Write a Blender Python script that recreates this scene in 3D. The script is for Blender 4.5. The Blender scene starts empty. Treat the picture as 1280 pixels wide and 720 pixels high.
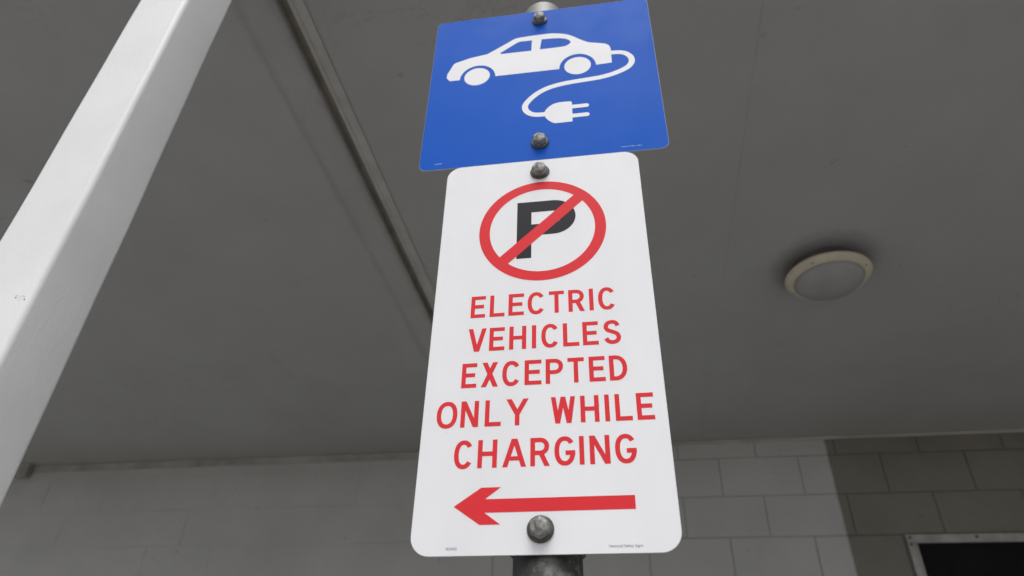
import bpy, bmesh, math, random
from mathutils import Vector, Matrix

random.seed(7)
scene = bpy.context.scene
COL = scene.collection
EYE = 1.60                       # camera height above the paving


# ------------------------------------------------------------------ materials
def new_mat(name):
    m = bpy.data.materials.new(name)
    m.use_nodes = True
    nt = m.node_tree
    return m, nt, nt.nodes['Principled BSDF']


def node(nt, kind, **kw):
    n = nt.nodes.new(kind)
    for k, v in kw.items():
        if k in n.inputs.keys():
            n.inputs[k].default_value = v
        else:
            setattr(n, k, v)
    return n


def rgb(c):
    return (c[0], c[1], c[2], 1.0)


def noise(nt, scale, detail=4.0, rough=0.55, coord='Object', stretch=None, dist=0.0):
    tc = node(nt, 'ShaderNodeTexCoord')
    out = tc.outputs[coord]
    if stretch:
        mp = node(nt, 'ShaderNodeMapping')
        mp.inputs['Scale'].default_value = stretch
        nt.links.new(out, mp.inputs['Vector'])
        out = mp.outputs[0]
    n = node(nt, 'ShaderNodeTexNoise', Scale=scale, Detail=detail, Roughness=rough, Distortion=dist)
    nt.links.new(out, n.inputs['Vector'])
    return n.outputs['Fac']


def ramp(nt, fac, stops):
    r = node(nt, 'ShaderNodeValToRGB')
    els = r.color_ramp.elements
    els[0].position, els[0].color = stops[0][0], rgb(stops[0][1])
    els[1].position, els[1].color = stops[1][0], rgb(stops[1][1])
    for p, c in stops[2:]:
        e = els.new(p)
        e.color = rgb(c)
    nt.links.new(fac, r.inputs['Fac'])
    return r.outputs['Color']


def mix(nt, a, b, fac, mode='MIX'):
    m = node(nt, 'ShaderNodeMix', data_type='RGBA', blend_type=mode)
    for sock, v in ((m.inputs[0], fac), (m.inputs[6], a), (m.inputs[7], b)):
        if isinstance(v, bpy.types.NodeSocket):
            nt.links.new(v, sock)
        elif isinstance(v, (int, float)):
            sock.default_value = v
        else:
            sock.default_value = rgb(v)
    return m.outputs[2]


def bump(nt, bsdf, height, strength, dist):
    b = node(nt, 'ShaderNodeBump', Strength=strength, Distance=dist)
    nt.links.new(height, b.inputs['Height'])
    nt.links.new(b.outputs[0], bsdf.inputs['Normal'])


def maprange(nt, val, a, b, c=0.0, d=1.0):
    m = node(nt, 'ShaderNodeMapRange')
    nt.links.new(val, m.inputs[0])
    for i, v in enumerate((a, b, c, d)):
        m.inputs[i + 1].default_value = v
    return m.outputs[0]


def sheet_paint(name, base, rough=0.38, vary=0.05, spec=0.08, wear=False):
    """printed sign film: almost flat colour with faint weathering"""
    m, nt, b = new_mat(name)
    lo = tuple(c * (1 - vary) for c in base)
    f = noise(nt, 9.0, 5.0, 0.6)
    c = ramp(nt, f, [(0.3, lo), (0.7, base)])
    if wear:
        big = noise(nt, 4.0, 5.0, 0.65, stretch=(1.6, 1, 0.5))
        c = mix(nt, c, (0.86, 0.85, 0.83), maprange(nt, big, 0.42, 0.7, 0.0, 0.4), 'MULTIPLY')
        sp = noise(nt, 75.0, 2.0, 0.5)
        c = mix(nt, c, (0.30, 0.29, 0.28), maprange(nt, sp, 0.775, 0.80, 0.0, 0.6))
        nt.links.new(maprange(nt, noise(nt, 14.0, 6.0, 0.7), 0.3, 0.7, rough - 0.08, rough + 0.1), b.inputs['Roughness'])
        bump(nt, b, noise(nt, 7.0, 3.0, 0.5), 0.25, 0.004)
    else:
        b.inputs['Roughness'].default_value = rough
    nt.links.new(c, b.inputs['Base Color'])
    b.inputs['Specular IOR Level'].default_value = spec
    return m


def painted(name, base, dirty, scale=3.0, bump_scale=120.0, strength=0.15, dist=0.001, rough=0.6, extra=None):
    m, nt, b = new_mat(name)
    f = noise(nt, scale, 6.0, 0.62)
    c = ramp(nt, f, [(0.28, dirty), (0.62, base)])
    if extra:
        c = extra(nt, c)
    nt.links.new(c, b.inputs['Base Color'])
    b.inputs['Roughness'].default_value = rough
    b.inputs['Specular IOR Level'].default_value = 0.3
    bump(nt, b, noise(nt, bump_scale, 5.0, 0.6), strength, dist)
    return m


M = {}
M['white_film'] = sheet_paint('white_sign_film', (0.80, 0.80, 0.825), 0.42, 0.03, wear=True)
M['blue_film'] = sheet_paint('blue_sign_film', (0.011, 0.10, 0.51), 0.40, 0.05, 0.04, wear=True)
M['red_film'] = sheet_paint('red_sign_film', (0.69, 0.04, 0.048), 0.42, 0.04)
M['black_film'] = sheet_paint('black_sign_film', (0.028, 0.027, 0.033), 0.42, 0.1)
M['grey_print'] = sheet_paint('grey_sign_print', (0.22, 0.22, 0.24), 0.5, 0.1)
M['pale_print'] = sheet_paint('pale_sign_print', (0.55, 0.62, 0.8), 0.5, 0.1)


def metal(name, lo, hi, scale, rough=(0.35, 0.6), metallic=0.8, strength=0.25, dist=0.0006, stretch=None):
    m, nt, b = new_mat(name)
    f = noise(nt, scale, 6.0, 0.65, stretch=stretch)
    nt.links.new(ramp(nt, f, [(0.32, lo), (0.68, hi)]), b.inputs['Base Color'])
    nt.links.new(maprange(nt, f, 0.3, 0.7, rough[1], rough[0]), b.inputs['Roughness'])
    b.inputs['Metallic'].default_value = metallic
    bump(nt, b, noise(nt, scale * 2.2, 5.0, 0.6), strength, dist)
    return m


M['aluminium'] = metal('raw_aluminium_plate', (0.42, 0.42, 0.43), (0.55, 0.55, 0.56), 30, metallic=0.6)
M['bolt_steel'] = metal('weathered_bolt_steel', (0.055, 0.053, 0.05), (0.38, 0.375, 0.36), 190.0, (0.5, 0.7), 0.4, 0.5, 0.0007)
M['washer_steel'] = metal('weathered_washer_steel', (0.035, 0.034, 0.032), (0.13, 0.128, 0.123), 170.0, (0.42, 0.66), 0.5, 0.5, 0.0006)
M['clamp_steel'] = metal('clamp_steel', (0.05, 0.05, 0.05), (0.14, 0.14, 0.14), 60.0)
M['frame_alu'] = metal('window_frame_aluminium', (0.30, 0.295, 0.285), (0.42, 0.415, 0.40), 14.0, (0.4, 0.6), 0.35, 0.1)
M['screw_steel'] = metal('screw_steel', (0.05, 0.05, 0.05), (0.1, 0.1, 0.1), 100.0)


def galvanised():
    m, nt, b = new_mat('galvanised_pole_steel')
    v = node(nt, 'ShaderNodeTexVoronoi', Scale=55.0)
    tc = node(nt, 'ShaderNodeTexCoord')
    nt.links.new(tc.outputs['Object'], v.inputs['Vector'])
    sp = maprange(nt, v.outputs['Color'], 0.0, 1.0, 0.8, 1.15)
    streak = noise(nt, 20.0, 5.0, 0.65, stretch=(2.0, 2.0, 0.12))
    base = ramp(nt, streak, [(0.3, (0.032, 0.032, 0.031)), (0.7, (0.085, 0.085, 0.083))])
    spots = noise(nt, 65.0, 8.0, 0.75)
    blot = noise(nt, 14.0, 3.0, 0.5)
    mul = node(nt, 'ShaderNodeMath', operation='MULTIPLY')
    nt.links.new(maprange(nt, spots, 0.46, 0.58), mul.inputs[0])
    nt.links.new(maprange(nt, blot, 0.45, 0.55), mul.inputs[1])
    c = mix(nt, base, (0.19, 0.19, 0.175), mul.outputs[0])
    # the exposed cut end at the very top is pale
    sep = node(nt, 'ShaderNodeSeparateXYZ')
    nt.links.new(tc.outputs['Object'], sep.inputs[0])
    top = maprange(nt, sep.outputs['Z'], 2.44, 2.47)
    c = mix(nt, c, (0.20, 0.198, 0.19), top)
    nt.links.new(c, b.inputs['Base Color'])
    b.inputs['Metallic'].default_value = 0.45
    b.inputs['Roughness'].default_value = 0.5
    bump(nt, b, spots, 0.2, 0.0006)
    return m


M['pole_steel'] = galvanised()


def post_paint():
    m, nt, b = new_mat('white_post_paint')
    f = noise(nt, 6.0, 6.0, 0.6)
    c = ramp(nt, f, [(0.25, (0.70, 0.70, 0.71)), (0.6, (0.77, 0.77, 0.78))])
    specks = noise(nt, 60.0, 2.0, 0.5)
    c = mix(nt, c, (0.42, 0.41, 0.40), maprange(nt, specks, 0.79, 0.83, 0.0, 0.4))
    nt.links.new(c, b.inputs['Base Color'])
    b.inputs['Roughness'].default_value = 0.45
    b.inputs['Specular IOR Level'].default_value = 0.4
    h1 = noise(nt, 110.0, 7.0, 0.66, stretch=(1, 1, 0.45), dist=0.5)
    bump(nt, b, h1, 0.32, 0.0018)
    return m


M['post_paint'] = post_paint()


CZ = EYE + 1.4933               # underside of the ceiling


def ceiling_extra(nt, c):
    # long smudges, dark specks and hairline scuffs in old ceiling paint
    s1 = noise(nt, 1.1, 5.0, 0.6, stretch=(1.0, 0.45, 1.0))
    c = mix(nt, c, (0.66, 0.66, 0.66), maprange(nt, s1, 0.35, 0.65, 0.16, 0.0), 'MULTIPLY')
    sp = noise(nt, 17.0, 2.0, 0.5)
    c = mix(nt, c, (0.16, 0.15, 0.14), maprange(nt, sp, 0.755, 0.80, 0.0, 0.5))
    w = node(nt, 'ShaderNodeTexNoise', Scale=2.6, Detail=6.0, Roughness=0.6, Distortion=1.2)
    tc = node(nt, 'ShaderNodeTexCoord')
    nt.links.new(tc.outputs['Object'], w.inputs['Vector'])
    sub = node(nt, 'ShaderNodeMath', operation='SUBTRACT')
    sub.inputs[1].default_value = 0.5
    nt.links.new(w.outputs['Fac'], sub.inputs[0])
    ab = node(nt, 'ShaderNodeMath', operation='ABSOLUTE')
    nt.links.new(sub.outputs[0], ab.inputs[0])
    patch = noise(nt, 1.7, 2.0, 0.5)
    mul = node(nt, 'ShaderNodeMath', operation='MULTIPLY')
    nt.links.new(maprange(nt, ab.outputs[0], 0.0, 0.006, 0.55, 0.0), mul.inputs[0])
    nt.links.new(maprange(nt, patch, 0.56, 0.66), mul.inputs[1])
    c = mix(nt, c, (0.24, 0.23, 0.22), mul.outputs[0])
    # grime along the shadow gap and old edge lines
    sepx = node(nt, 'ShaderNodeSeparateXYZ')
    nt.links.new(tc.outputs['Object'], sepx.inputs[0])
    jx = noise(nt, 14.0, 4.0, 0.6)
    for x0, wdt, amt in ((-0.757, 0.030, 0.55), (-0.857, 0.028, 0.28), (-0.689, 0.010, 0.3)):
        ma = node(nt, 'ShaderNodeMath', operation='SUBTRACT')
        nt.links.new(sepx.outputs['X'], ma.inputs[0])
        ma.inputs[1].default_value = x0
        mb = node(nt, 'ShaderNodeMath', operation='ABSOLUTE')
        nt.links.new(ma.outputs[0], mb.inputs[0])
        mc = node(nt, 'ShaderNodeMath', operation='MULTIPLY_ADD')
        nt.links.new(jx, mc.inputs[0])
        mc.inputs[1].default_value = wdt * 1.2
        nt.links.new(mb.outputs[0], mc.inputs[2])
        c = mix(nt, c, (0.17, 0.16, 0.145), maprange(nt, mc.outputs[0], wdt * 0.35, wdt * 1.35, amt, 0.0))
    # halo of shade painted into the ceiling colour round the light fitting
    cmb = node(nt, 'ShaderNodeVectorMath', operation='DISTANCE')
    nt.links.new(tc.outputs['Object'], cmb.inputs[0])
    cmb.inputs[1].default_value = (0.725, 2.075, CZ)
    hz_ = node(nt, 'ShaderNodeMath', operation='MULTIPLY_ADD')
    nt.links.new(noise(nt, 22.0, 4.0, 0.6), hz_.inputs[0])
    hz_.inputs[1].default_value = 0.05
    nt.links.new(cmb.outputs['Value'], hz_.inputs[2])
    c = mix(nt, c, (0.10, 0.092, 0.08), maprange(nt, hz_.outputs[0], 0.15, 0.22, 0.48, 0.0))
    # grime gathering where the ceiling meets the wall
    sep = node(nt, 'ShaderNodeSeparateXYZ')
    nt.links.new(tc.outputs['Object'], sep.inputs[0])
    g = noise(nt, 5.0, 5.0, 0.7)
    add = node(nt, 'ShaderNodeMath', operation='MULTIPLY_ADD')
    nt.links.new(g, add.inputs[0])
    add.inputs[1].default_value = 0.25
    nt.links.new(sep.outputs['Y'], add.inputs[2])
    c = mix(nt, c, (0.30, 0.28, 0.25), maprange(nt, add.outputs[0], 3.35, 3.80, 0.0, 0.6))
    return c


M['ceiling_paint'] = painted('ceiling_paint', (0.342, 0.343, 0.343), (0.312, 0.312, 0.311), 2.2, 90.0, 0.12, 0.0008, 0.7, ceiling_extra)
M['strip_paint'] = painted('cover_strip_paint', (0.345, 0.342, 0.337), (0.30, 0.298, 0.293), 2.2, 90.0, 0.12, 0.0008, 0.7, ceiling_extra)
M['recess_paint'] = painted('recess_paint', (0.42, 0.41, 0.39), (0.33, 0.32, 0.30), 9.0, 90.0, 0.2, 0.001, 0.75)
M['recess_dark'] = painted('recess_grime_shade', (0.26, 0.24, 0.21), (0.16, 0.148, 0.13), 12.0, 90.0, 0.2, 0.001, 0.85)  # dirty brown that also paints in the shade of the gap
M['bead_paint'] = painted('bead_paint', (0.37, 0.36, 0.345), (0.28, 0.27, 0.255), 5.0, 90.0, 0.15, 0.0008, 0.65)
M['cornice_paint'] = painted('cornice_grimy_paint', (0.34, 0.33, 0.315), (0.20, 0.192, 0.18), 6.0, 60.0, 0.2, 0.001, 0.7)
M['fascia_paint'] = painted('fascia_paint', (0.62, 0.62, 0.61), (0.5, 0.5, 0.49), 3.0)
M['roofing'] = painted('roof_sheet_paint', (0.35, 0.36, 0.37), (0.28, 0.29, 0.30), 3.0)

PAINT_EDGE = 1.016               # where the wall colour changes


def wall_material(name, darken):
    m, nt, b = new_mat(name)
    tc = node(nt, 'ShaderNodeTexCoord')
    sep = node(nt, 'ShaderNodeSeparateXYZ')
    nt.links.new(tc.outputs['Object'], sep.inputs[0])
    w = noise(nt, 60.0, 4.0, 0.6)
    add = node(nt, 'ShaderNodeMath', operation='MULTIPLY_ADD')
    nt.links.new(w, add.inputs[0])
    add.inputs[1].default_value = 0.010
    nt.links.new(sep.outputs['X'], add.inputs[2])
    side = maprange(nt, add.outputs[0], PAINT_EDGE + 0.001, PAINT_EDGE + 0.009)
    f = noise(nt, 2.4, 6.0, 0.65)
    k = darken
    pale = ramp(nt, f, [(0.3, (0.395 * k, 0.395 * k, 0.39 * k)), (0.68, (0.455 * k, 0.455 * k, 0.45 * k))])
    tan = ramp(nt, f, [(0.3, (0.155 * k, 0.146 * k, 0.127 * k)), (0.68, (0.205 * k, 0.194 * k, 0.170 * k))])
    c = mix(nt, pale, tan, side)
    sp = noise(nt, 26.0, 3.0, 0.5)
    c = mix(nt, c, (0.10, 0.095, 0.085), maprange(nt, sp, 0.70, 0.76, 0.0, 0.5))
    # darker and browner towards the ceiling line
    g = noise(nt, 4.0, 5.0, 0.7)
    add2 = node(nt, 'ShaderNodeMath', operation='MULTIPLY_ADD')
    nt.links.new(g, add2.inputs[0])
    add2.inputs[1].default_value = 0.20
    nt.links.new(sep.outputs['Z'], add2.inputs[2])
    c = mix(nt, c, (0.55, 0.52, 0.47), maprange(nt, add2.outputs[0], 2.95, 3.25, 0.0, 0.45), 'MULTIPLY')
    nt.links.new(c, b.inputs['Base Color'])
    b.inputs['Roughness'].default_value = 0.6
    b.inputs['Specular IOR Level'].default_value = 0.3
    bump(nt, b, noise(nt, 45.0, 7.0, 0.65), 0.35, 0.003)
    return m


M['block_paint'] = wall_material('painted_concrete_block', 1.0)
M['joint_paint'] = wall_material('painted_mortar_joint', 0.76)
M['joint_paint_soft'] = wall_material('painted_filled_joint', 0.96)

M['lamp_ring'] = painted('yellowed_cream_plastic', (0.51, 0.47, 0.36), (0.43, 0.395, 0.30), 14.0, 90.0, 0.06, 0.0005, 0.5)
M['lamp_base'] = painted('dark_lamp_base', (0.10, 0.095, 0.085), (0.06, 0.056, 0.05), 14.0)


def diffuser():
    m, nt, b = new_mat('frosted_lamp_diffuser')
    f = noise(nt, 10.0, 5.0, 0.6)
    c = ramp(nt, f, [(0.3, (0.26, 0.258, 0.26)), (0.7, (0.31, 0.308, 0.312))])
    sp = noise(nt, 34.0, 2.0, 0.5)
    c = mix(nt, c, (0.2, 0.19, 0.18), maprange(nt, sp, 0.68, 0.76, 0.0, 0.6))
    nt.links.new(c, b.inputs['Base Color'])
    b.inputs['Roughness'].default_value = 0.5
    b.inputs['Specular IOR Level'].default_value = 0.35
    return m


M['lamp_diffuser'] = diffuser()


def screen():
    m, nt, b = new_mat('dark_window_screen')
    f = noise(nt, 6.0, 4.0, 0.6)
    nt.links.new(ramp(nt, f, [(0.3, (0.004, 0.004, 0.0045)), (0.7, (0.008, 0.008, 0.009))]), b.inputs['Base Color'])
    b.inputs['Roughness'].default_value = 0.55
    b.inputs['Specular IOR Level'].default_value = 0.12
    return m


M['screen'] = screen()


def concrete(name, lo, hi):
    m, nt, b = new_mat(name)
    f = noise(nt, 0.8, 8.0, 0.65)
    fine = noise(nt, 90.0, 4.0, 0.6)
    c = mix(nt, ramp(nt, f, [(0.3, lo), (0.7, hi)]), (0.75, 0.75, 0.75), maprange(nt, fine, 0.35, 0.7, 0.0, 0.4), 'MULTIPLY')
    nt.links.new(c, b.inputs['Base Color'])
    b.inputs['Roughness'].default_value = 0.85
    bump(nt, b, fine, 0.3, 0.004)
    return m


M['path'] = concrete('path_concrete', (0.33, 0.325, 0.31), (0.42, 0.415, 0.40))
M['road'] = concrete('road_concrete', (0.30, 0.297, 0.29), (0.38, 0.377, 0.37))
M['kerb'] = concrete('kerb_concrete', (0.30, 0.30, 0.29), (0.38, 0.38, 0.37))
M['ground'] = concrete('ground_gravel', (0.26, 0.25, 0.235), (0.34, 0.33, 0.31))


# ------------------------------------------------------------------ helpers
def link_mesh(name, bm, mats, parent=None, smooth=False):
    me = bpy.data.meshes.new(name)
    bmesh.ops.recalc_face_normals(bm, faces=bm.faces)
    bm.to_mesh(me)
    bm.free()
    for m in (mats if isinstance(mats, (list, tuple)) else [mats]):
        me.materials.append(m)
    if smooth:
        for p in me.polygons:
            p.use_smooth = True
    o = bpy.data.objects.new(name, me)
    COL.objects.link(o)
    if parent:
        o.parent = parent
    return o


def tag(o, label, cat=None, group=None, kind=None):
    if label:
        o['label'] = label
    if cat:
        o['category'] = cat
    if group:
        o['group'] = group
    if kind:
        o['kind'] = kind
    return o


def empty(name, mat, label, cat):
    o = bpy.data.objects.new(name, None)
    o.empty_display_size = 0.1
    COL.objects.link(o)
    o.matrix_world = mat
    return tag(o, label, cat)


def box(bm, x0, x1, y0, y1, z0, z1, mi=0, bev=0.0, seg=2):
    vs = [bm.verts.new((x, y, z)) for x in (x0, x1) for y in (y0, y1) for z in (z0, z1)]
    quads = [(0, 1, 3, 2), (4, 6, 7, 5), (0, 4, 5, 1), (2, 3, 7, 6), (0, 2, 6, 4), (1, 5, 7, 3)]
    fs = [bm.faces.new([vs[i] for i in q]) for q in quads]
    for f in fs:
        f.material_index = mi
    if bev:
        bmesh.ops.recalc_face_normals(bm, faces=fs)
        es = list({e for f in fs for e in f.edges})
        bmesh.ops.bevel(bm, geom=es, offset=bev, segments=seg, profile=0.6, affect='EDGES')


def lathe(bm, prof, n=48, radius_fn=None, mi=0, close_top=True):
    """revolve (r, h) about local -Y (h grows toward the viewer)"""
    rings = []
    for i, (r, h) in enumerate(prof):
        ring = []
        for k in range(n):
            a = 2 * math.pi * k / n
            rr = r if radius_fn is None else radius_fn(i, r, a)
            ring.append(bm.verts.new((rr * math.cos(a), -h, rr * math.sin(a))))
        rings.append(ring)
    for a, b in zip(rings, rings[1:]):
        for k in range(n):
            f = bm.faces.new([a[k], a[(k + 1) % n], b[(k + 1) % n], b[k]])
            f.material_index = mi
    if close_top:
        bm.faces.new(rings[-1]).material_index = mi
    return rings


MM = 0.001


def poly2(bm, pts, lift, mi=0):
    """a flat polygon in the plate's plane (mm), lifted toward the viewer"""
    vs = [bm.verts.new((x * MM, -lift * MM, z * MM)) for x, z in pts]
    f = bm.faces.new(vs)
    f.material_index = mi
    f.normal_update()
    bmesh.ops.triangulate(bm, faces=[f], ngon_method='EAR_CLIP')


def ribbon(bm, pts, w, lift, closed=False, mi=0):
    pts = [Vector(p) for p in pts]
    n = len(pts)
    L, R = [], []
    for i, p in enumerate(pts):
        a = pts[i - 1] if (i > 0 or closed) else None
        b = pts[(i + 1) % n] if (i < n - 1 or closed) else None
        if a is None:
            d = (b - p).normalized()
            nn, s = Vector((-d.y, d.x)), 1.0
        elif b is None:
            d = (p - a).normalized()
            nn, s = Vector((-d.y, d.x)), 1.0
        else:
            d1, d2 = (p - a).normalized(), (b - p).normalized()
            n1, n2 = Vector((-d1.y, d1.x)), Vector((-d2.y, d2.x))
            nn = (n1 + n2).normalized()
            s = 1.0 / max(0.45, nn.dot(n1))
        L.append(p + nn * (w / 2 * s))
        R.append(p - nn * (w / 2 * s))
    lv = [bm.verts.new((q.x * MM, -lift * MM, q.y * MM)) for q in L]
    rv = [bm.verts.new((q.x * MM, -lift * MM, q.y * MM)) for q in R]
    for i in range(n if closed else n - 1):
        j = (i + 1) % n
        f = bm.faces.new([lv[i], rv[i], rv[j], lv[j]])
        f.material_index = mi


def spline(pts, n=8):
    out = []
    P = [Vector(p) for p in pts]
    P = [P[0] * 2 - P[1]] + P + [P[-1] * 2 - P[-2]]
    for i in range(1, len(P) - 2):
        a, b, c, d = P[i - 1:i + 3]
        for k in range(n):
            t = k / n
            out.append(0.5 * ((2 * b) + (c - a) * t + (2 * a - 5 * b + 4 * c - d) * t * t + (3 * b - a - 3 * c + d) * t ** 3))
    out.append(P[-2])
    return out


def arc(cx, cz, rx, rz, a0, a1, n=24, p=2.0):
    out = []
    for i in range(n + 1):
        a = math.radians(a0 + (a1 - a0) * i / n)
        c, s = math.cos(a), math.sin(a)
        out.append((cx + rx * math.copysign(abs(c) ** (2 / p), c), cz + rz * math.copysign(abs(s) ** (2 / p), s)))
    return out


def letter(bm, ch, x0, x1, zb, zt, w, lift):
    """one sign letter in mm, built of even strokes"""
    h = w / 2
    mid = (zb + zt) / 2
    st = [0]

    def lf():
        st[0] += 1
        return lift + 0.012 * st[0]

    def rect(a, b, c, d):
        poly2(bm, [(a, c), (b, c), (b, d), (a, d)], lf())

    def diag(xa, za, xb, zb_, hw):
        poly2(bm, [(xa - hw, za), (xa + hw, za), (xb + hw, zb_), (xb - hw, zb_)], lf())

    if ch in 'ELHITF':
        if ch == 'T':
            rect(x0, x1, zt - w, zt)
            xc = (x0 + x1) / 2
            rect(xc - h, xc + h, zb, zt - w)
        elif ch == 'I':
            rect(x0, x1, zb, zt)
        else:
            rect(x0, x0 + w, zb, zt)
            if ch == 'H':
                rect(x1 - w, x1, zb, zt)
                rect(x0 + w, x1 - w, mid - h, mid + h)
            else:
                rect(x0 + w, x1, zb, zb + w)
            if ch == 'E':
                rect(x0 + w, x1, zt - w, zt)
                rect(x0 + w, x1 - 1.6, mid - h + 0.3, mid + h + 0.3)
    elif ch in 'CGO':
        cx, rx, rz = (x0 + x1) / 2, (x1 - x0) / 2 - h, (zt - zb) / 2 - h
        if ch == 'O':
            ribbon(bm, arc(cx, mid, rx, rz, 0, 360, 56, 2.25)[:-1], w, lf(), True)
        elif ch == 'C':
            ribbon(bm, arc(cx, mid, rx, rz, 36, 324, 48, 2.25), w, lf())
        else:
            ribbon(bm, arc(cx, mid, rx, rz, 36, 330, 48, 2.25) + [(x1 - h, mid - 3.0), (x1 - h, mid - h)], w, lf())
            rect(cx + 0.6, x1, mid - w + 0.3, mid + 0.3)
    elif ch in 'PRD':
        rect(x0, x0 + w, zb, zt)
        if ch == 'D':
            zlo, r = zb + h, (zt - zb) / 2 - h
            rr = min(r, (x1 - x0) * 0.50)
        else:
            zlo = mid - 1.0
            r = (zt - h - zlo) / 2
            rr = r
        zc = (zt - h + zlo) / 2
        xs = x1 - h - rr - (0.8 if ch == 'R' else 0)
        path = [(x0 + w, zt - h), (xs, zt - h)] + arc(xs, zc, rr, r, 90, -90, 16, 2.1)[1:-1] + [(xs, zlo), (x0 + w, zlo)]
        ribbon(bm, path, w, lf())
        if ch == 'R':
            diag(x1 - h - 0.6, zb, (x0 + x1) / 2 + 0.4, zlo + h * 0.2, h * 1.12)
    elif ch == 'A':
        hw = h * 1.08
        xc = (x0 + x1) / 2
        diag(x0 + hw, zb, xc - 0.35, zt, hw)
        diag(x1 - hw, zb, xc + 0.35, zt, hw)
        q = (x1 - x0) * 0.27
        rect(x0 + q, x1 - q, zb + 6.0, zb + 6.0 + w * 0.92)
    elif ch == 'V':
        hw = h * 1.08
        xc = (x0 + x1) / 2
        diag(xc - 0.3, zb, x0 + hw, zt, hw)
        diag(xc + 0.3, zb, x1 - hw, zt, hw)
    elif ch == 'Y':
        hw = h * 1.2
        xc = (x0 + x1) / 2
        zm = zb + (zt - zb) * 0.42
        rect(xc - h, xc + h, zb, zm + 1.0)
        diag(xc, zm, x0 + hw, zt, hw)
        diag(xc, zm, x1 - hw, zt, hw)
    elif ch == 'W':
        hw = h * 1.02
        q = (x1 - x0)
        xa, xb, xc = x0 + q * 0.27, x1 - q * 0.27, (x0 + x1) / 2
        diag(xa, zb, x0 + hw, zt, hw)
        diag(xa, zb, xc, zt, hw)
        diag(xb, zb, xc, zt, hw)
        diag(xb, zb, x1 - hw, zt, hw)
    elif ch == 'X':
        hw = h * 1.18
        diag(x0 + hw, zb, x1 - hw - 0.6, zt, hw)
        diag(x1 - hw, zb, x0 + hw + 0.6, zt, hw)
    elif ch == 'N':
        rect(x0, x0 + w, zb, zt)
        rect(x1 - w, x1, zb, zt)
        hw = h * 1.12
        diag(x1 - hw, zb, x0 + hw, zt, hw)
    elif ch == 'S':
        U = [(0.93, 0.80), (0.80, 0.945), (0.5, 1.0), (0.18, 0.935), (0.045, 0.765), (0.16, 0.61), (0.5, 0.515),
             (0.84, 0.41), (0.965, 0.235), (0.83, 0.065), (0.5, 0.0), (0.18, 0.06), (0.03, 0.20)]
        ax, bx, az, bz = x0 + h, x1 - h, zb + h, zt - h
        ribbon(bm, spline([(ax + u * (bx - ax), az + v * (bz - az)) for u, v in U]), w, lf())


def round_rect(x0, x1, z0, z1, r, n=10):
    pts = []
    for cx, cz, a0 in ((x1 - r, z1 - r, 0), (x0 + r, z1 - r, 90), (x0 + r, z0 + r, 180), (x1 - r, z0 + r, 270)):
        pts += arc(cx, cz, r, r, a0, a0 + 90, n)
    return pts


def plate(name, x0, x1, z0, z1, r, face, parent):
    """1.6 mm sheet: coloured film in front, bare metal on edge and back"""
    bm = bmesh.new()
    pts = round_rect(x0, x1, z0, z1, r)
    t = 1.6 * MM
    fr = [bm.verts.new((x * MM, 0, z * MM)) for x, z in pts]
    mid_ = [bm.verts.new((x * MM, 0.00012, z * MM)) for x, z in round_rect(x0 - .25, x1 + .25, z0 - .25, z1 + .25, r)]
    bk = [bm.verts.new((x * MM, t, z * MM)) for x, z in round_rect(x0 - .25, x1 + .25, z0 - .25, z1 + .25, r)]
    bm.faces.new(fr).material_index = 0
    n = len(fr)
    for i in range(n):
        j = (i + 1) % n
        bm.faces.new([fr[i], fr[j], mid_[j], mid_[i]]).material_index = 1
        bm.faces.new([mid_[i], mid_[j], bk[j], bk[i]]).material_index = 1
    bm.faces.new(bk).material_index = 1
    return link_mesh(name, bm, [face, M['aluminium']], parent)


def print_text(name, body, x, z, height, mat, parent, lift=0.12, width=None):
    cu = bpy.data.curves.new('print_curve', 'FONT')
    cu.body = body
    cu.size = 1.0
    o = bpy.data.objects.new('print_curve', cu)
    COL.objects.link(o)
    bpy.context.view_layer.update()
    me = o.to_mesh()
    bm = bmesh.new()
    bm.from_mesh(me)
    o.to_mesh_clear()
    bpy.data.objects.remove(o)
    bpy.data.curves.remove(cu)
    xs = [v.co.x for v in bm.verts]
    zs = [v.co.y for v in bm.verts]
    s = height * MM / 0.72
    sx = s if width is None else width * MM / (max(xs) - min(xs))
    for v in bm.verts:
        v.co = Vector((x * MM + (v.co.x - min(xs)) * sx, -lift * MM, z * MM + v.co.y * s))
    return link_mesh(name, bm, mat, parent)


def hex_radius(i, r, a):
    k = math.cos(math.pi / 6) / math.cos(((a + 0.35) % (math.pi / 3)) - math.pi / 6)
    w_ = 0.85 if i < 4 else 0.85 * (7 - i) / 4
    return r * (1 - w_ + w_ * k / 0.955)


def bolt(parent, x, z, turn, flange=11.0):
    """hex flange bolt: wide washer under a worn six-sided domed head"""
    s = flange / 11.0
    bm = bmesh.new()
    lathe(bm, [(8.45 * s * MM, 2.0 * MM), (8.55 * s * MM, 3.0 * MM), (8.5 * s * MM, 8.0 * MM), (8.2 * s * MM, 9.2 * MM), (7.4 * s * MM, 10.1 * MM),
               (6.0 * s * MM, 10.7 * MM), (3.6 * s * MM, 11.0 * MM), (1.4 * s * MM, 11.05 * MM)], 48, hex_radius)
    for v in bm.verts:
        v.co += Vector([random.uniform(-.08, .08) * MM for _ in range(3)])
    o = link_mesh('bolt', bm, M['bolt_steel'], parent, True)
    o.location = (x * MM, 0, z * MM)
    o.rotation_euler = (0, turn, 0)
    bm = bmesh.new()
    lathe(bm, [(9.5 * s * MM, 0.1 * MM), (11.0 * s * MM, 0.4 * MM), (11.3 * s * MM, 1.1 * MM), (11.0 * s * MM, 1.9 * MM), (10.2 * s * MM, 2.4 * MM), (8.6 * s * MM, 2.7 * MM)], 48)
    link_mesh('washer', bm, M['washer_steel'], o, True)
    return o


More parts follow.
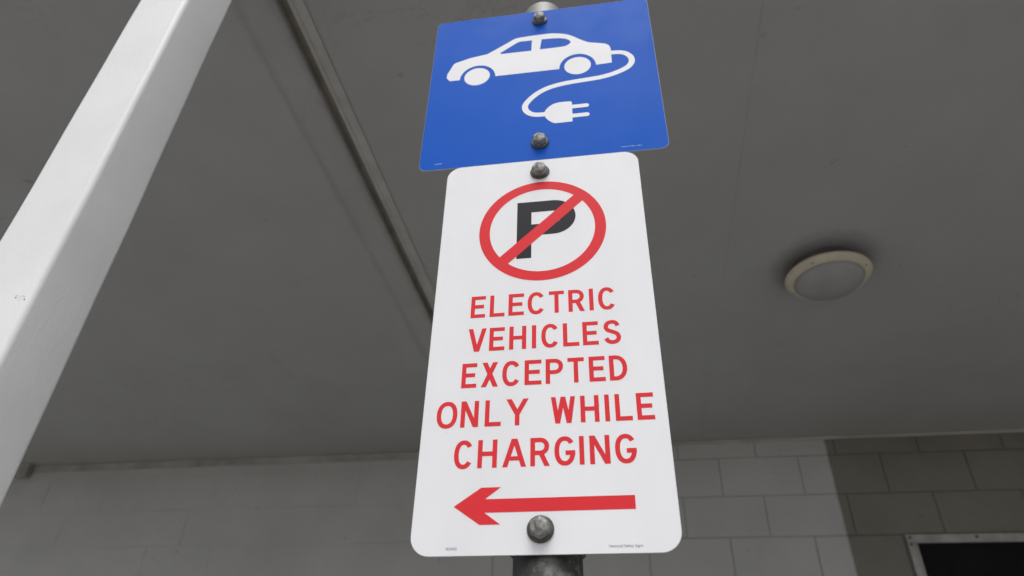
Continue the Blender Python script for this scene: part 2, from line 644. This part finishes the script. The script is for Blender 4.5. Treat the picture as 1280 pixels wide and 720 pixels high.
# ------------------------------------------------------------------ setting: ground
PATH_Y0 = -1.2
bm = bmesh.new()
box(bm, -400, 400, -400, 400, -0.40, -0.134)
tag(link_mesh('ground', bm, M['ground']), None, None, None, 'structure')
bm = bmesh.new()
box(bm, -40, 40, -8.2, PATH_Y0 - 0.152, -0.133, -0.128)
tag(link_mesh('road', bm, M['road']), None, None, None, 'structure')
bm = bmesh.new()
box(bm, -40, 40, PATH_Y0, 3.643, -0.13, 0.0)
tag(link_mesh('footpath', bm, M['path']), None, None, None, 'structure')
bm = bmesh.new()
box(bm, -40, 40, PATH_Y0 - 0.15, PATH_Y0 - 0.002, -0.13, -0.004, 0, 0.02, 3)
tag(link_mesh('kerb', bm, M['kerb']), None, None, None, 'structure')

# ------------------------------------------------------------------ block wall with its window
WY = 3.643                      # face of the wall
CZ = EYE + 1.4933               # underside of the ceiling
J0 = EYE + 1.396                # first bed joint below the ceiling
COURSE = 0.2045
WIN = (1.276, 2.52, EYE - 0.30, EYE + 0.984)
XL, XR = -9.0, 9.0

wall = empty('block_wall', Matrix.Translation((0, 0, 0)), 'painted concrete block wall, pale grey changing to dark brown on the right, under the ceiling', 'wall')
blocks = bmesh.new()


def add_block(x0, x1, z0, z1):
    pieces = [(x0, x1, z0, z1)]
    wx0, wx1, wz0, wz1 = WIN
    if x1 > wx0 and x0 < wx1 and z1 > wz0 + 0.02 and z0 < wz1 - 0.02:
        pieces = []
        if x0 < wx0 - 0.02:
            pieces.append((x0, wx0, z0, z1))
        if x1 > wx1 + 0.02:
            pieces.append((wx1, x1, z0, z1))
    for a, b, c, d in pieces:
        dy = random.uniform(-0.0012, 0.0012)
        near = -0.8 < a < 4.0 and d > EYE + 0.3
        box(blocks, a + random.uniform(-.001, .001), b + random.uniform(-.001, .001), WY + dy, WY + 0.09,
            c + random.uniform(-.0008, .0008), d + random.uniform(-.0008, .0008), 0, 0.0028 if near else 0.0, 2)


zt = CZ - 0.002
zb = J0
row = 0
while zt > 0.03:
    j = 0.0035
    x = 0.660 if row % 2 == 0 else 0.465
    x -= 0.4 * math.ceil((x - XL) / 0.4)
    while x < XR:
        jv = 0.0003 if x < -0.9 else j
        if x < -0.9 or random.random() < 0.25:
            jv = min(jv, 0.0018)
        add_block(x + jv, x + 0.4 - jv, zb + j, zt - (j if row else 0))
        x += 0.4
    zt = zb
    zb = max(0.0, zb - COURSE)
    row += 1
link_mesh('blocks', blocks, M['block_paint'], wall)

bm = bmesh.new()
wx0, wx1, wz0, wz1 = WIN


def joint_sheet(bm, xa, xb, depth, mi):
    y = WY + depth
    for a, b, c, d in ((xa, min(xb, wx0), 0.0, CZ - .001), (max(xa, wx0), min(xb, wx1), 0.0, wz0), (max(xa, wx0), min(xb, wx1), wz1, CZ - .001), (max(xa, wx1), xb, 0.0, CZ - .001)):
        if b - a > 0.001:
            f = bm.faces.new([bm.verts.new(p) for p in ((a, y, c), (b, y, c), (b, y, d), (a, y, d))])
            f.material_index = mi


joint_sheet(bm, XL, -0.75, 0.0016, 1)
joint_sheet(bm, -0.75, XR, 0.0040, 0)
box(bm, XL, wx0 - .001, WY + 0.09, WY + 0.2, 0, CZ + 0.1)
box(bm, wx1 + .001, XR, WY + 0.09, WY + 0.2, 0, CZ + 0.1)
box(bm, wx0 - .001, wx1 + .001, WY + 0.09, WY + 0.2, wz1 + .001, CZ + 0.1)
box(bm, wx0 - .001, wx1 + .001, WY + 0.09, WY + 0.2, 0, wz0 - .001)
link_mesh('mortar', bm, [M['joint_paint'], M['joint_paint_soft']], wall)

# window: aluminium screen frame with screws round a black screen
F = 0.036
win = bmesh.new()
y0, y1 = WY - 0.009, WY + 0.05
box(win, wx0, wx1, y0, y1, wz1 - F, wz1, 0, 0.002)
box(win, wx0, wx1, y0, y1, wz0, wz0 + F, 0, 0.002)
box(win, wx0, wx0 + F, y0, y1, wz0 + F + .0005, wz1 - F - .0005, 0, 0.002)
box(win, wx1 - F, wx1, y0, y1, wz0 + F + .0005, wz1 - F - .0005, 0, 0.002)
# raised inner lip
for a, b, c, d in ((wx0 + F - .006, wx1 - F + .006, wz1 - F - .004, wz1 - F + .004), (wx0 + F - .004, wx0 + F + .004, wz0 + F, wz1 - F - .0045)):
    box(win, a, b, y0 - 0.004, y0 - 0.0004, c, d)
window = link_mesh('window', win, M['frame_alu'], wall)
bm = bmesh.new()
box(bm, wx0 + F - .004, wx1 - F + .004, WY + 0.012, WY + 0.02, wz0 + F - .004, wz1 - F + .004)
link_mesh('pane', bm, M['screen'], window)
for sx, sz in [(wx0 + 0.016, wz1 - 0.014), (wx0 + 0.31, wz1 - 0.014), (wx0 + 0.62, wz1 - 0.014), (wx0 + 0.93, wz1 - 0.014),
               (wx1 - 0.016, wz1 - 0.014), (wx0 + 0.014, wz1 - 0.045)]:
    bm = bmesh.new()
    lathe(bm, [(0.0065, 0.0), (0.0065, 0.0015), (0.005, 0.003), (0.002, 0.0036)], 16)
    o = link_mesh('screw', bm, M['screw_steel'], window, True)
    o.location = (sx, y0, sz)

# cornice trim at the ceiling line
bm = bmesh.new()
box(bm, -0.95, XR, WY - 0.016, WY - 0.0025, CZ - 0.015, CZ - 0.001, 0, 0.003)
link_mesh('cornice_bead', bm, M['bead_paint'], wall)
bm = bmesh.new()
box(bm, -3.70, -0.955, WY - 0.008, WY - 0.0025, CZ - 0.044, CZ - 0.001, 0, 0.005, 3)
link_mesh('cornice_batten', bm, M['cornice_paint'], wall)
bm = bmesh.new()
box(bm, -3.79, -3.703, WY - 0.05, WY - 0.0025, CZ - 0.085, CZ - 0.001, 0, 0.004)
link_mesh('cornice_block', bm, M['cornice_paint'], wall)

# ------------------------------------------------------------------ canopy ceiling
CY0 = 0.702
XC = -5.0
TH = 0.05
canopy = empty('canopy_ceiling', Matrix.Translation((0, 0, 0)), 'flat off-white canopy ceiling with a recessed channel, above the signs', 'ceiling')
SL, SR = -0.757, -0.689
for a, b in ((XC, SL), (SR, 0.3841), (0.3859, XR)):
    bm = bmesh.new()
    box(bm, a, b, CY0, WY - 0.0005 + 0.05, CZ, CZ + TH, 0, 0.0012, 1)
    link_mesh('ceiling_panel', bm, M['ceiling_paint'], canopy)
bm = bmesh.new()
box(bm, 0.3842, 0.3858, CY0 + .001, WY - .001, CZ + .0012, CZ + TH)
link_mesh('seam_filler', bm, M['recess_paint'], canopy)
bm = bmesh.new()                         # shadow gap on the left of a painted closing strip
GX = SL + 0.024
box(bm, SL + .0005, GX - .001, CY0, WY - 0.001, CZ + 0.020, CZ + 0.046, 1)
box(bm, SL + .0004, SL + .0025, CY0, WY - 0.001, CZ + 0.002, CZ + 0.0195, 1)
box(bm, GX, SR - .0035, CY0, WY - 0.001, CZ + 0.006, CZ + 0.046, 0, 0.002)
box(bm, GX + .010, GX + .0125, CY0, WY - 0.001, CZ + 0.004, CZ + 0.0058, 0, 0.0008)
box(bm, SR - .0033, SR - .0005, CY0, WY - 0.001, CZ + 0.03, CZ + 0.046, 1)
link_mesh('recess_channel', bm, [M['recess_paint'], M['recess_dark']], canopy)
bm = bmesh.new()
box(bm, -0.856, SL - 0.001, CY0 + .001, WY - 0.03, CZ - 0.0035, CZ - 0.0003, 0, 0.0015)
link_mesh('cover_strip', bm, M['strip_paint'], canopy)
bm = bmesh.new()
box(bm, XC, XR, CY0 - 0.03, CY0 - 0.001, CZ - 0.02, CZ + 0.19, 0, 0.004)
link_mesh('fascia', bm, M['fascia_paint'], canopy)
bm = bmesh.new()
box(bm, XC - .05, XR + .05, CY0 - 0.06, WY + 0.4, CZ + 0.192, CZ + 0.22)
box(bm, XC, XR, CY0 + 0.001, WY - 0.001, CZ + 0.065, CZ + 0.19)
link_mesh('roof', bm, M['roofing'], canopy)

# ------------------------------------------------------------------ round ceiling light
lamp = empty('ceiling_light', Matrix.Translation((0.729, 2.093, CZ)) @ Matrix.Rotation(math.radians(-90), 4, 'X'),
             'round cream-rimmed bulkhead light with frosted dome on the ceiling', 'light')
# in this frame local -Y points down from the ceiling
lamp.matrix_world = Matrix.Translation((0.729, 2.093, CZ)) @ Matrix(((1, 0, 0, 0), (0, 0, -1, 0), (0, 1, 0, 0), (0, 0, 0, 1)))
bm = bmesh.new()
lathe(bm, [(0.112, 0.0), (0.114, 0.042)], 64)
link_mesh('lamp_base', bm, M['lamp_base'], lamp, True)
bm = bmesh.new()
lathe(bm, [(0.110, 0.0410), (0.136, 0.0410), (0.1415, 0.0430), (0.143, 0.0460), (0.1415, 0.0490), (0.1340, 0.0560), (0.124, 0.0625), (0.1175, 0.0650), (0.1145, 0.0647), (0.1135, 0.0620), (0.1135, 0.0530)], 96, None, 0, False)
link_mesh('trim_ring', bm, M['lamp_ring'], lamp, True)
bm = bmesh.new()
lathe(bm, [(0.1130, 0.0530), (0.1130, 0.0655), (0.111, 0.0715), (0.102, 0.0800), (0.086, 0.0885), (0.064, 0.0955), (0.041, 0.1000), (0.02, 0.1020), (0.006, 0.1025)], 96)
link_mesh('diffuser', bm, M['lamp_diffuser'], lamp, True)
for k in range(4):
    a = math.radians(-55 + 90 * k)
    bm = bmesh.new()
    lathe(bm, [(0.0036, 0.0), (0.0036, 0.001), (0.002, 0.0018)], 14)
    o = link_mesh('screw', bm, M['screw_steel'], lamp, True)
    o.location = (0.1285 * math.cos(a), -0.0592, 0.1285 * math.sin(a))

# ------------------------------------------------------------------ white support post
PX0, PX1, PY0, PY1 = -0.8175, -0.7155, 0.594, 0.688
post = empty('support_post', Matrix.Translation(((PX0 + PX1) / 2, (PY0 + PY1) / 2, 0)),
             'white painted square steel post left of the signs, rounded edges', 'post')
pc = Vector(((PX0 + PX1) / 2, (PY0 + PY1) / 2, 0))
bm = bmesh.new()
hx, hy = (PX1 - PX0) / 2, (PY1 - PY0) / 2
prof = [(x, y) for x, y in round_rect(-hx, hx, -hy, hy, 0.0085, 8)]
levels = [0.008 + (CZ - 0.011) * i / 60 for i in range(61)]
rings = []
for z in levels:
    wob = 0.0007 * math.sin(z * 9.0) + 0.0004 * math.sin(z * 23.0)
    rings.append([bm.verts.new((x + wob * 0.5, y + wob * 0.4, z)) for x, y in prof])
for a, b in zip(rings, rings[1:]):
    for k in range(len(prof)):
        bm.faces.new([a[k], a[(k + 1) % len(prof)], b[(k + 1) % len(prof)], b[k]])
bm.faces.new(rings[0])
bm.faces.new(rings[-1])
link_mesh('shaft', bm, M['post_paint'], post, True)
bm = bmesh.new()
box(bm, -0.09, 0.09, -0.085, 0.085, 0.0, 0.008, 0, 0.002)
link_mesh('base_plate', bm, M['post_paint'], post)
# two small plugged holes with a pencil squiggle between them, on the front face
hz = EYE + 0.4626
for dx, dz in ((-0.0225, 0.0018), (-0.0085, -0.0022)):
    bm = bmesh.new()
    lathe(bm, [(0.0009, -0.0002), (0.0008, 0.0003), (0.0004, 0.0004)], 12)
    o = link_mesh('screw_hole', bm, M['screw_steel'], post, True)
    o.location = (hx + dx, -hy - 0.0001, hz + dz)
bm = bmesh.new()
P = spline([(-24.6, 1.0), (-24.3, 3.0), (-22.0, 3.2), (-20.6, 2.2)], 5)
ribbon(bm, [(p.x, p.y) for p in P], 0.28, 0.25)
P = spline([(-19.5, -1.8), (-17.5, -0.2), (-16.2, 2.0), (-14.2, 2.2), (-12.4, 0.6), (-11.9, -0.9)], 5)
ribbon(bm, [(p.x, p.y) for p in P], 0.28, 0.25)
o = link_mesh('pencil_mark', bm, M['grey_print'], post)
o.scale = (1.15, 1.0, 1.5)
o.location = (hx + 0.0046, -hy - 0.0004, hz)

# ------------------------------------------------------------------ signs on their pole
S = Matrix(((0.99991215, -0.01117559, -0.00712766, 0), (0.01114646, 0.99992942, -0.00411309, 0), (0.00717312, 0.00403328, 0.99996614, 0), (0, 0, 0, 1)))
ORI = Vector((-0.07847199, 0.57625372, 0.5953368 + EYE))      # middle of the white plate's top edge
SM = Matrix.Translation(ORI) @ S

pole_base = SM @ Vector((0.0005, 0.034, 0))
dz = S @ Vector((0, 0, 1))
foot = pole_base - dz * (pole_base.z / dz.z)
PM = Matrix.Translation(foot) @ S
pole_t = empty('sign_post', PM, 'weathered galvanised round steel pole carrying the two signs', 'pole')
ztop = (pole_base - foot).length + 0.3305
bm = bmesh.new()
n = 64
prof = [(0.030, 0.0), (0.030, ztop - 0.0016), (0.0292, ztop), (0.0268, ztop), (0.0262, ztop - 0.001), (0.0262, ztop - 0.25)]
rings = [[bm.verts.new((r * math.cos(2 * math.pi * k / n), r * math.sin(2 * math.pi * k / n), z)) for k in range(n)] for r, z in prof]
for a, b in zip(rings, rings[1:]):
    for k in range(n):
        bm.faces.new([a[k], a[(k + 1) % n], b[(k + 1) % n], b[k]])
bm.faces.new(rings[-1])
link_mesh('pole', bm, M['pole_steel'], pole_t, True)
top_rel = (pole_base - foot).length
for v in (273, 30, -19.5, -430):
    # saddle clamp: band round the pole with flat ears against the plate
    bm = bmesh.new()
    zc = top_rel + v * MM
    hw_ = 0.0125
    N = 30
    inner, outer = [], []
    for k in range(N + 1):
        a = math.radians(-50 + 280 * k / N)
        inner.append((0.0302 * math.cos(a), 0.0302 * math.sin(a)))
        outer.append((0.0328 * math.cos(a), 0.0328 * math.sin(a)))
    for lo, hi in ((zc - hw_, zc + hw_),):
        vi0 = [bm.verts.new((x, y, lo)) for x, y in inner]
        vo0 = [bm.verts.new((x, y, lo)) for x, y in outer]
        vi1 = [bm.verts.new((x, y, hi)) for x, y in inner]
        vo1 = [bm.verts.new((x, y, hi)) for x, y in outer]
        for k in range(N):
            bm.faces.new([vo0[k], vo0[k + 1], vo1[k + 1], vo1[k]])
            bm.faces.new([vi0[k + 1], vi0[k], vi1[k], vi1[k + 1]])
            bm.faces.new([vi0[k], vi0[k + 1], vo0[k + 1], vo0[k]])
            bm.faces.new([vi1[k + 1], vi1[k], vo1[k], vo1[k + 1]])
    box(bm, -0.0365, -0.019, -0.0322, -0.0300, zc - hw_, zc + hw_)
    box(bm, 0.019, 0.0365, -0.0322, -0.0300, zc - hw_, zc + hw_)
    link_mesh('pole_clamp', bm, M['clamp_steel'], pole_t)

# --- blue charging sign
blue = empty('charging_sign', SM, 'square blue sign with white car and plug symbol, topmost on the pole', 'sign')
plate('plate', -150, 150, 0.6, 300, 10, M['blue_film'], blue)
bm = bmesh.new()
la = 0.12
front_arch = arc(-85.3, 165.4, 24.3, 26.6, 0, 180, 20)          # right to left over the wheel
rear_arch = arc(49.0, 165.0, 24.2, 27.2, 0, 180, 20)
roof_pts = [tuple(p) for p in spline([(-128.1, 173.2), (-127.4, 182.6), (-119.6, 202.0)], 4)]
top = [(-128.2, 172.8), (-127.9, 180.5), (-120.6, 200.2), (-118.2, 203.0), (-98.5, 210.3), (-82.0, 213.4), (-74.2, 214.6), (-57.0, 226.6), (-40.0, 238.9), (-35.5, 241.9), (-31.0, 243.2)]
rear = spline([(-31.0, 243.2), (-11.0, 244.3), (9.0, 244.6), (18.0, 243.7), (27.0, 241.7), (36.0, 238.0), (44.0, 232.6), (52.5, 224.8), (60.0, 218.4), (67.0, 214.0), (76.0, 211.2), (85.0, 208.2), (89.0, 206.0), (92.3, 201.8), (94.0, 194.5), (93.9, 180.0), (93.7, 166.0)], 5)
tp = top[:-1] + [(p.x, p.y) for p in rear]
# body split at the waistline: the cabin carries two window openings
WL, WT = 211.4, 233.9
outline = tp + [(73.2, 165.2)] + rear_arch[1:-1] + [(24.8, 165.0), (-61.0, 165.4)] + front_arch[1:-1] + [(-109.6, 165.5), (-123.6, 165.7)]


def filled(bm, loops, lift):
    """polygon with holes by edge filling"""
    edges = []
    for lp in loops:
        vs = [bm.verts.new((x * MM, -lift * MM, z * MM)) for x, z in lp]
        edges += [bm.edges.new((vs[i], vs[(i + 1) % len(vs)])) for i in range(len(vs))]
    bmesh.ops.triangle_fill(bm, edges=edges, use_beauty=True)


win1 = [(-56.0, 213.6), (-54.6, 211.5), (-12.6, 211.0), (-11.9, 233.9), (-27.5, 234.1), (-31.5, 232.9), (-35.0, 230.5)]
win2 = [(1.7, 233.5), (-0.9, 211.6), (14.0, 211.5), (30.5, 211.9)] + [(p.x, p.y) for p in spline([(34.5, 212.6), (39.2, 216.0), (41.2, 220.8), (36.5, 227.0), (27.5, 230.9), (16.4, 232.8)], 5)]
filled(bm, [outline, win1, win2], la)
poly2(bm, arc(-86.0, 168.8, 17.5, 17.7, 0, 360, 40)[:-1], la)
poly2(bm, arc(49.0, 167.9, 17.5, 17.7, 0, 360, 40)[:-1], la)
link_mesh('car_symbol', bm, M['white_film'], blue)
bm = bmesh.new()
cable = spline([(92.5, 186.8), (100.0, 186.3), (107.5, 184.9), (114.0, 180.6), (118.8, 172.5), (119.2, 163.5), (115.2, 155.6), (109.0, 150.4), (101.0, 146.2), (91.7, 142.6),
                (81.0, 139.8), (70.3, 138.3), (48.9, 136.7), (36.5, 135.6), (27.4, 134.2), (15.5, 131.4), (5.0, 127.0), (-3.5, 121.4), (-10.5, 114.8), (-15.8, 108.0), (-19.4, 101.5), (-20.2, 95.8), (-18.2, 89.2), (-14.0, 84.3), (-8.0, 81.0), (-1.0, 79.9), (6.0, 79.8)], 6)
ribbon(bm, [(p.x, p.y) for p in cable], 7.7, la + 0.01)
body = [(p.x, p.y) for p in spline([(4.2, 79.8), (5.5, 85.6), (9.9, 92.2), (16.0, 97.0), (23.0, 99.0), (30.0, 99.2)], 6)] + [(37.6, 98.8), (39.4, 97.2), (39.6, 80.0), (39.4, 61.4), (28.0, 61.2)] + \
       [(p.x, p.y) for p in spline([(24.0, 61.2), (16.5, 61.9), (9.8, 67.6), (5.5, 74.2)], 6)]
poly2(bm, body, la + 0.03)
for zc in (88.4, 71.6):
    pts = [(39.0, zc - 3.4)] + arc(57.3, zc, 3.4, 3.4, -90, 90, 12) + [(39.0, zc + 3.4)]
    poly2(bm, pts, la + 0.05)
link_mesh('plug_symbol', bm, M['white_film'], blue)
print_text('maker_print', 'National Safety Signs', 95.2, 8.0, 1.7, M['pale_print'], blue, width=24.0)
print_text('code_print', 'RE402', -130.2, 9.2, 1.7, M['pale_print'], blue, width=8.4)
bolt(blue, -1.0, 277.0, 0.3, 10.6)
bolt(blue, -1.2, 29.5, 1.1, 10.8)

# --- white parking sign
white = empty('parking_sign', SM, 'tall white sign with red no-parking symbol, red lettering and arrow, below the blue one', 'sign')
plate('plate', -112.5, 112.5, -450, 0.0, 17, M['white_film'], white)
bm = bmesh.new()
PW = 16.2
ZT, ZB = -65.4, -145.3
poly2(bm, [(-27.1, ZB), (-27.1 + PW, ZB), (-27.1 + PW, ZT), (-27.1, ZT)], 0.10)
zl = -106.6
zm = (ZT - 7.9 + zl) / 2
rz_ = (ZT - 7.9 - zl) / 2
xs_ = 13.4
ribbon(bm, [(-27.1 + PW, ZT - 7.9), (xs_, ZT - 7.9)] + arc(xs_, zm, 17.0, rz_, 90, -90, 26)[1:-1] + [(xs_, zl), (-27.1 + PW, zl)], 15.6, 0.115)
link_mesh('letter_p', bm, M['black_film'], white)
bm = bmesh.new()
ribbon(bm, arc(0.7, -105.7, 64.1, 64.1, 0, 360, 110)[:-1], 11.9, 0.15, True)
ribbon(bm, [(0.7 - 43.4, -105.7 - 43.4 + 1.0), (0.7 + 43.4, -105.7 + 43.4 - 0.3)], 13.3, 0.165)
link_mesh('prohibition_ring', bm, M['red_film'], white)
LINES = [
    (-217.1, -190.7, 4.25, [('E', -73.9, -57.3), ('L', -53.9, -37.5), ('E', -34.3, -17.8), ('C', -14.3, 3.5), ('T', 7.4, 23.2), ('R', 26.9, 44.3), ('I', 48.1, 52.7), ('C', 57.0, 75.0)]),
    (-256.7, -230.2, 4.25, [('V', -74.4, -55.2), ('E', -52.9, -36.6), ('H', -32.6, -15.1), ('I', -9.9, -5.3), ('C', -0.4, 17.2), ('L', 20.7, 37.0), ('E', 39.7, 56.0), ('S', 60.0, 77.8)]),
    (-296.1, -269.6, 4.25, [('E', -78.7, -62.4), ('X', -59.2, -41.5), ('C', -38.3, -20.4), ('E', -16.7, -0.3), ('P', 3.5, 20.5), ('T', 24.3, 40.6), ('E', 44.2, 60.5), ('D', 63.0, 81.2)]),
    (-336.4, -310.0, 4.25, [('O', -99.3, -79.6), ('N', -77.0, -58.6), ('L', -53.8, -37.6), ('Y', -33.6, -12.3)]),
    (-336.4, -310.0, 4.25, [('W', 8.2, 30.8), ('H', 34.8, 52.6), ('I', 57.1, 61.7), ('L', 65.8, 82.5), ('E', 84.8, 102.3)]),
    (-375.7, -349.3, 4.25, [('C', -80.2, -62.2), ('H', -58.7, -40.0), ('A', -35.8, -14.1), ('R', -10.6, 7.1), ('G', 10.8, 29.4), ('I', 32.7, 37.3), ('N', 41.4, 60.2), ('G', 63.8, 83.0)]),
]
for zb_, zt_, w, ls in LINES:
    bm = bmesh.new()
    for ch, a, b in ls:
        k = {'O': 0.0, 'C': 0.4, 'G': 0.4, 'S': 0.4, 'V': 0.5, 'Y': 0.5, 'A': 0.5, 'W': 0.5}.get(ch, 1.0) * 0.0107 * abs(a + b) / 2
        a, b = a + k, b - k
        if ch == 'I':
            a, b = (a + b) / 2 - w / 2, (a + b) / 2 + w / 2
        over = 0.35 if ch in 'COGS' else 0.0
        letter(bm, ch, a, b, zb_ - over, zt_ + over, w, 0.10)
    link_mesh('text_line', bm, M['red_film'], white)
bm = bmesh.new()
poly2(bm, [(-77.0, -409.3), (-53.4, -393.2), (-36.0, -393.2), (-49.6, -403.4), (77.9, -403.4), (77.9, -415.1), (-49.6, -415.1), (-35.8, -425.2), (-53.6, -425.2)], 0.12)
link_mesh('arrow', bm, M['red_film'], white)
print_text('code_print', 'RE402', -81.0, -445.4, 2.3, M['grey_print'], white, width=9.2)
print_text('maker_print', 'National Safety Signs', 54.1, -445.4, 2.3, M['grey_print'], white, width=27.0)
bolt(white, -1.3, -20.2, 0.75, 11.0)
bolt(white, -1.6, -430.0, 0.15, 11.2)

# ------------------------------------------------------------------ camera
cd = bpy.data.cameras.new('camera')
cam = bpy.data.objects.new('camera', cd)
COL.objects.link(cam)
R0 = Vector((0.9860132830131217, 0.16414947736241595, 0.028857491286166635))
R1 = Vector((-0.07117217450149524, 0.5712643461320224, -0.8176744880544347))
R2 = Vector((-0.150706095757319, 0.8041840559971323, 0.5749571086451468))
up, back = -R1, -R2
cam.matrix_world = Matrix(((R0.x, up.x, back.x, 0), (R0.y, up.y, back.y, 0), (R0.z, up.z, back.z, EYE), (0, 0, 0, 1)))
cd.sensor_width = 36.0
cd.lens = 860.4 / 1280 * 36.0
cd.clip_start = 0.02
cd.clip_end = 2000.0
cd.dof.use_dof = True
cd.dof.focus_distance = 0.72
cd.dof.aperture_fstop = 6.3
scene.camera = cam

# ------------------------------------------------------------------ light: overcast day
SUN_EL, SUN_AZ = math.radians(62), math.radians(172)      # azimuth clockwise from +Y
wd = bpy.data.worlds.new('World')
scene.world = wd
wd.use_nodes = True
nt = wd.node_tree
bg = nt.nodes['Background']
sky = nt.nodes.new('ShaderNodeTexSky')
sky.sky_type = 'NISHITA'
sky.sun_disc = False
sky.sun_elevation = SUN_EL
sky.sun_rotation = SUN_AZ
sky.air_density = 1.0
sky.dust_density = 4.0
sky.ozone_density = 1.0
hs = nt.nodes.new('ShaderNodeHueSaturation')
hs.inputs['Saturation'].default_value = 0.22
nt.links.new(sky.outputs[0], hs.inputs['Color'])
nt.links.new(hs.outputs[0], bg.inputs['Color'])
bg.inputs['Strength'].default_value = 0.148

sd = bpy.data.lights.new('sun', 'SUN')
sd.energy = 1.4
sd.angle = math.radians(40)
sd.color = (1.0, 0.985, 0.96)
sun = bpy.data.objects.new('sun', sd)
COL.objects.link(sun)
d = Vector((math.sin(SUN_AZ) * math.cos(SUN_EL), math.cos(SUN_AZ) * math.cos(SUN_EL), math.sin(SUN_EL)))
sun.rotation_euler = d.to_track_quat('Z', 'Y').to_euler()

scene.view_settings.view_transform = 'Standard'
scene.view_settings.look = 'None'
scene.view_settings.exposure = 0.0
scene.view_settings.gamma = 1.0
scene.cycles.max_bounces = 10
scene.cycles.diffuse_bounces = 8
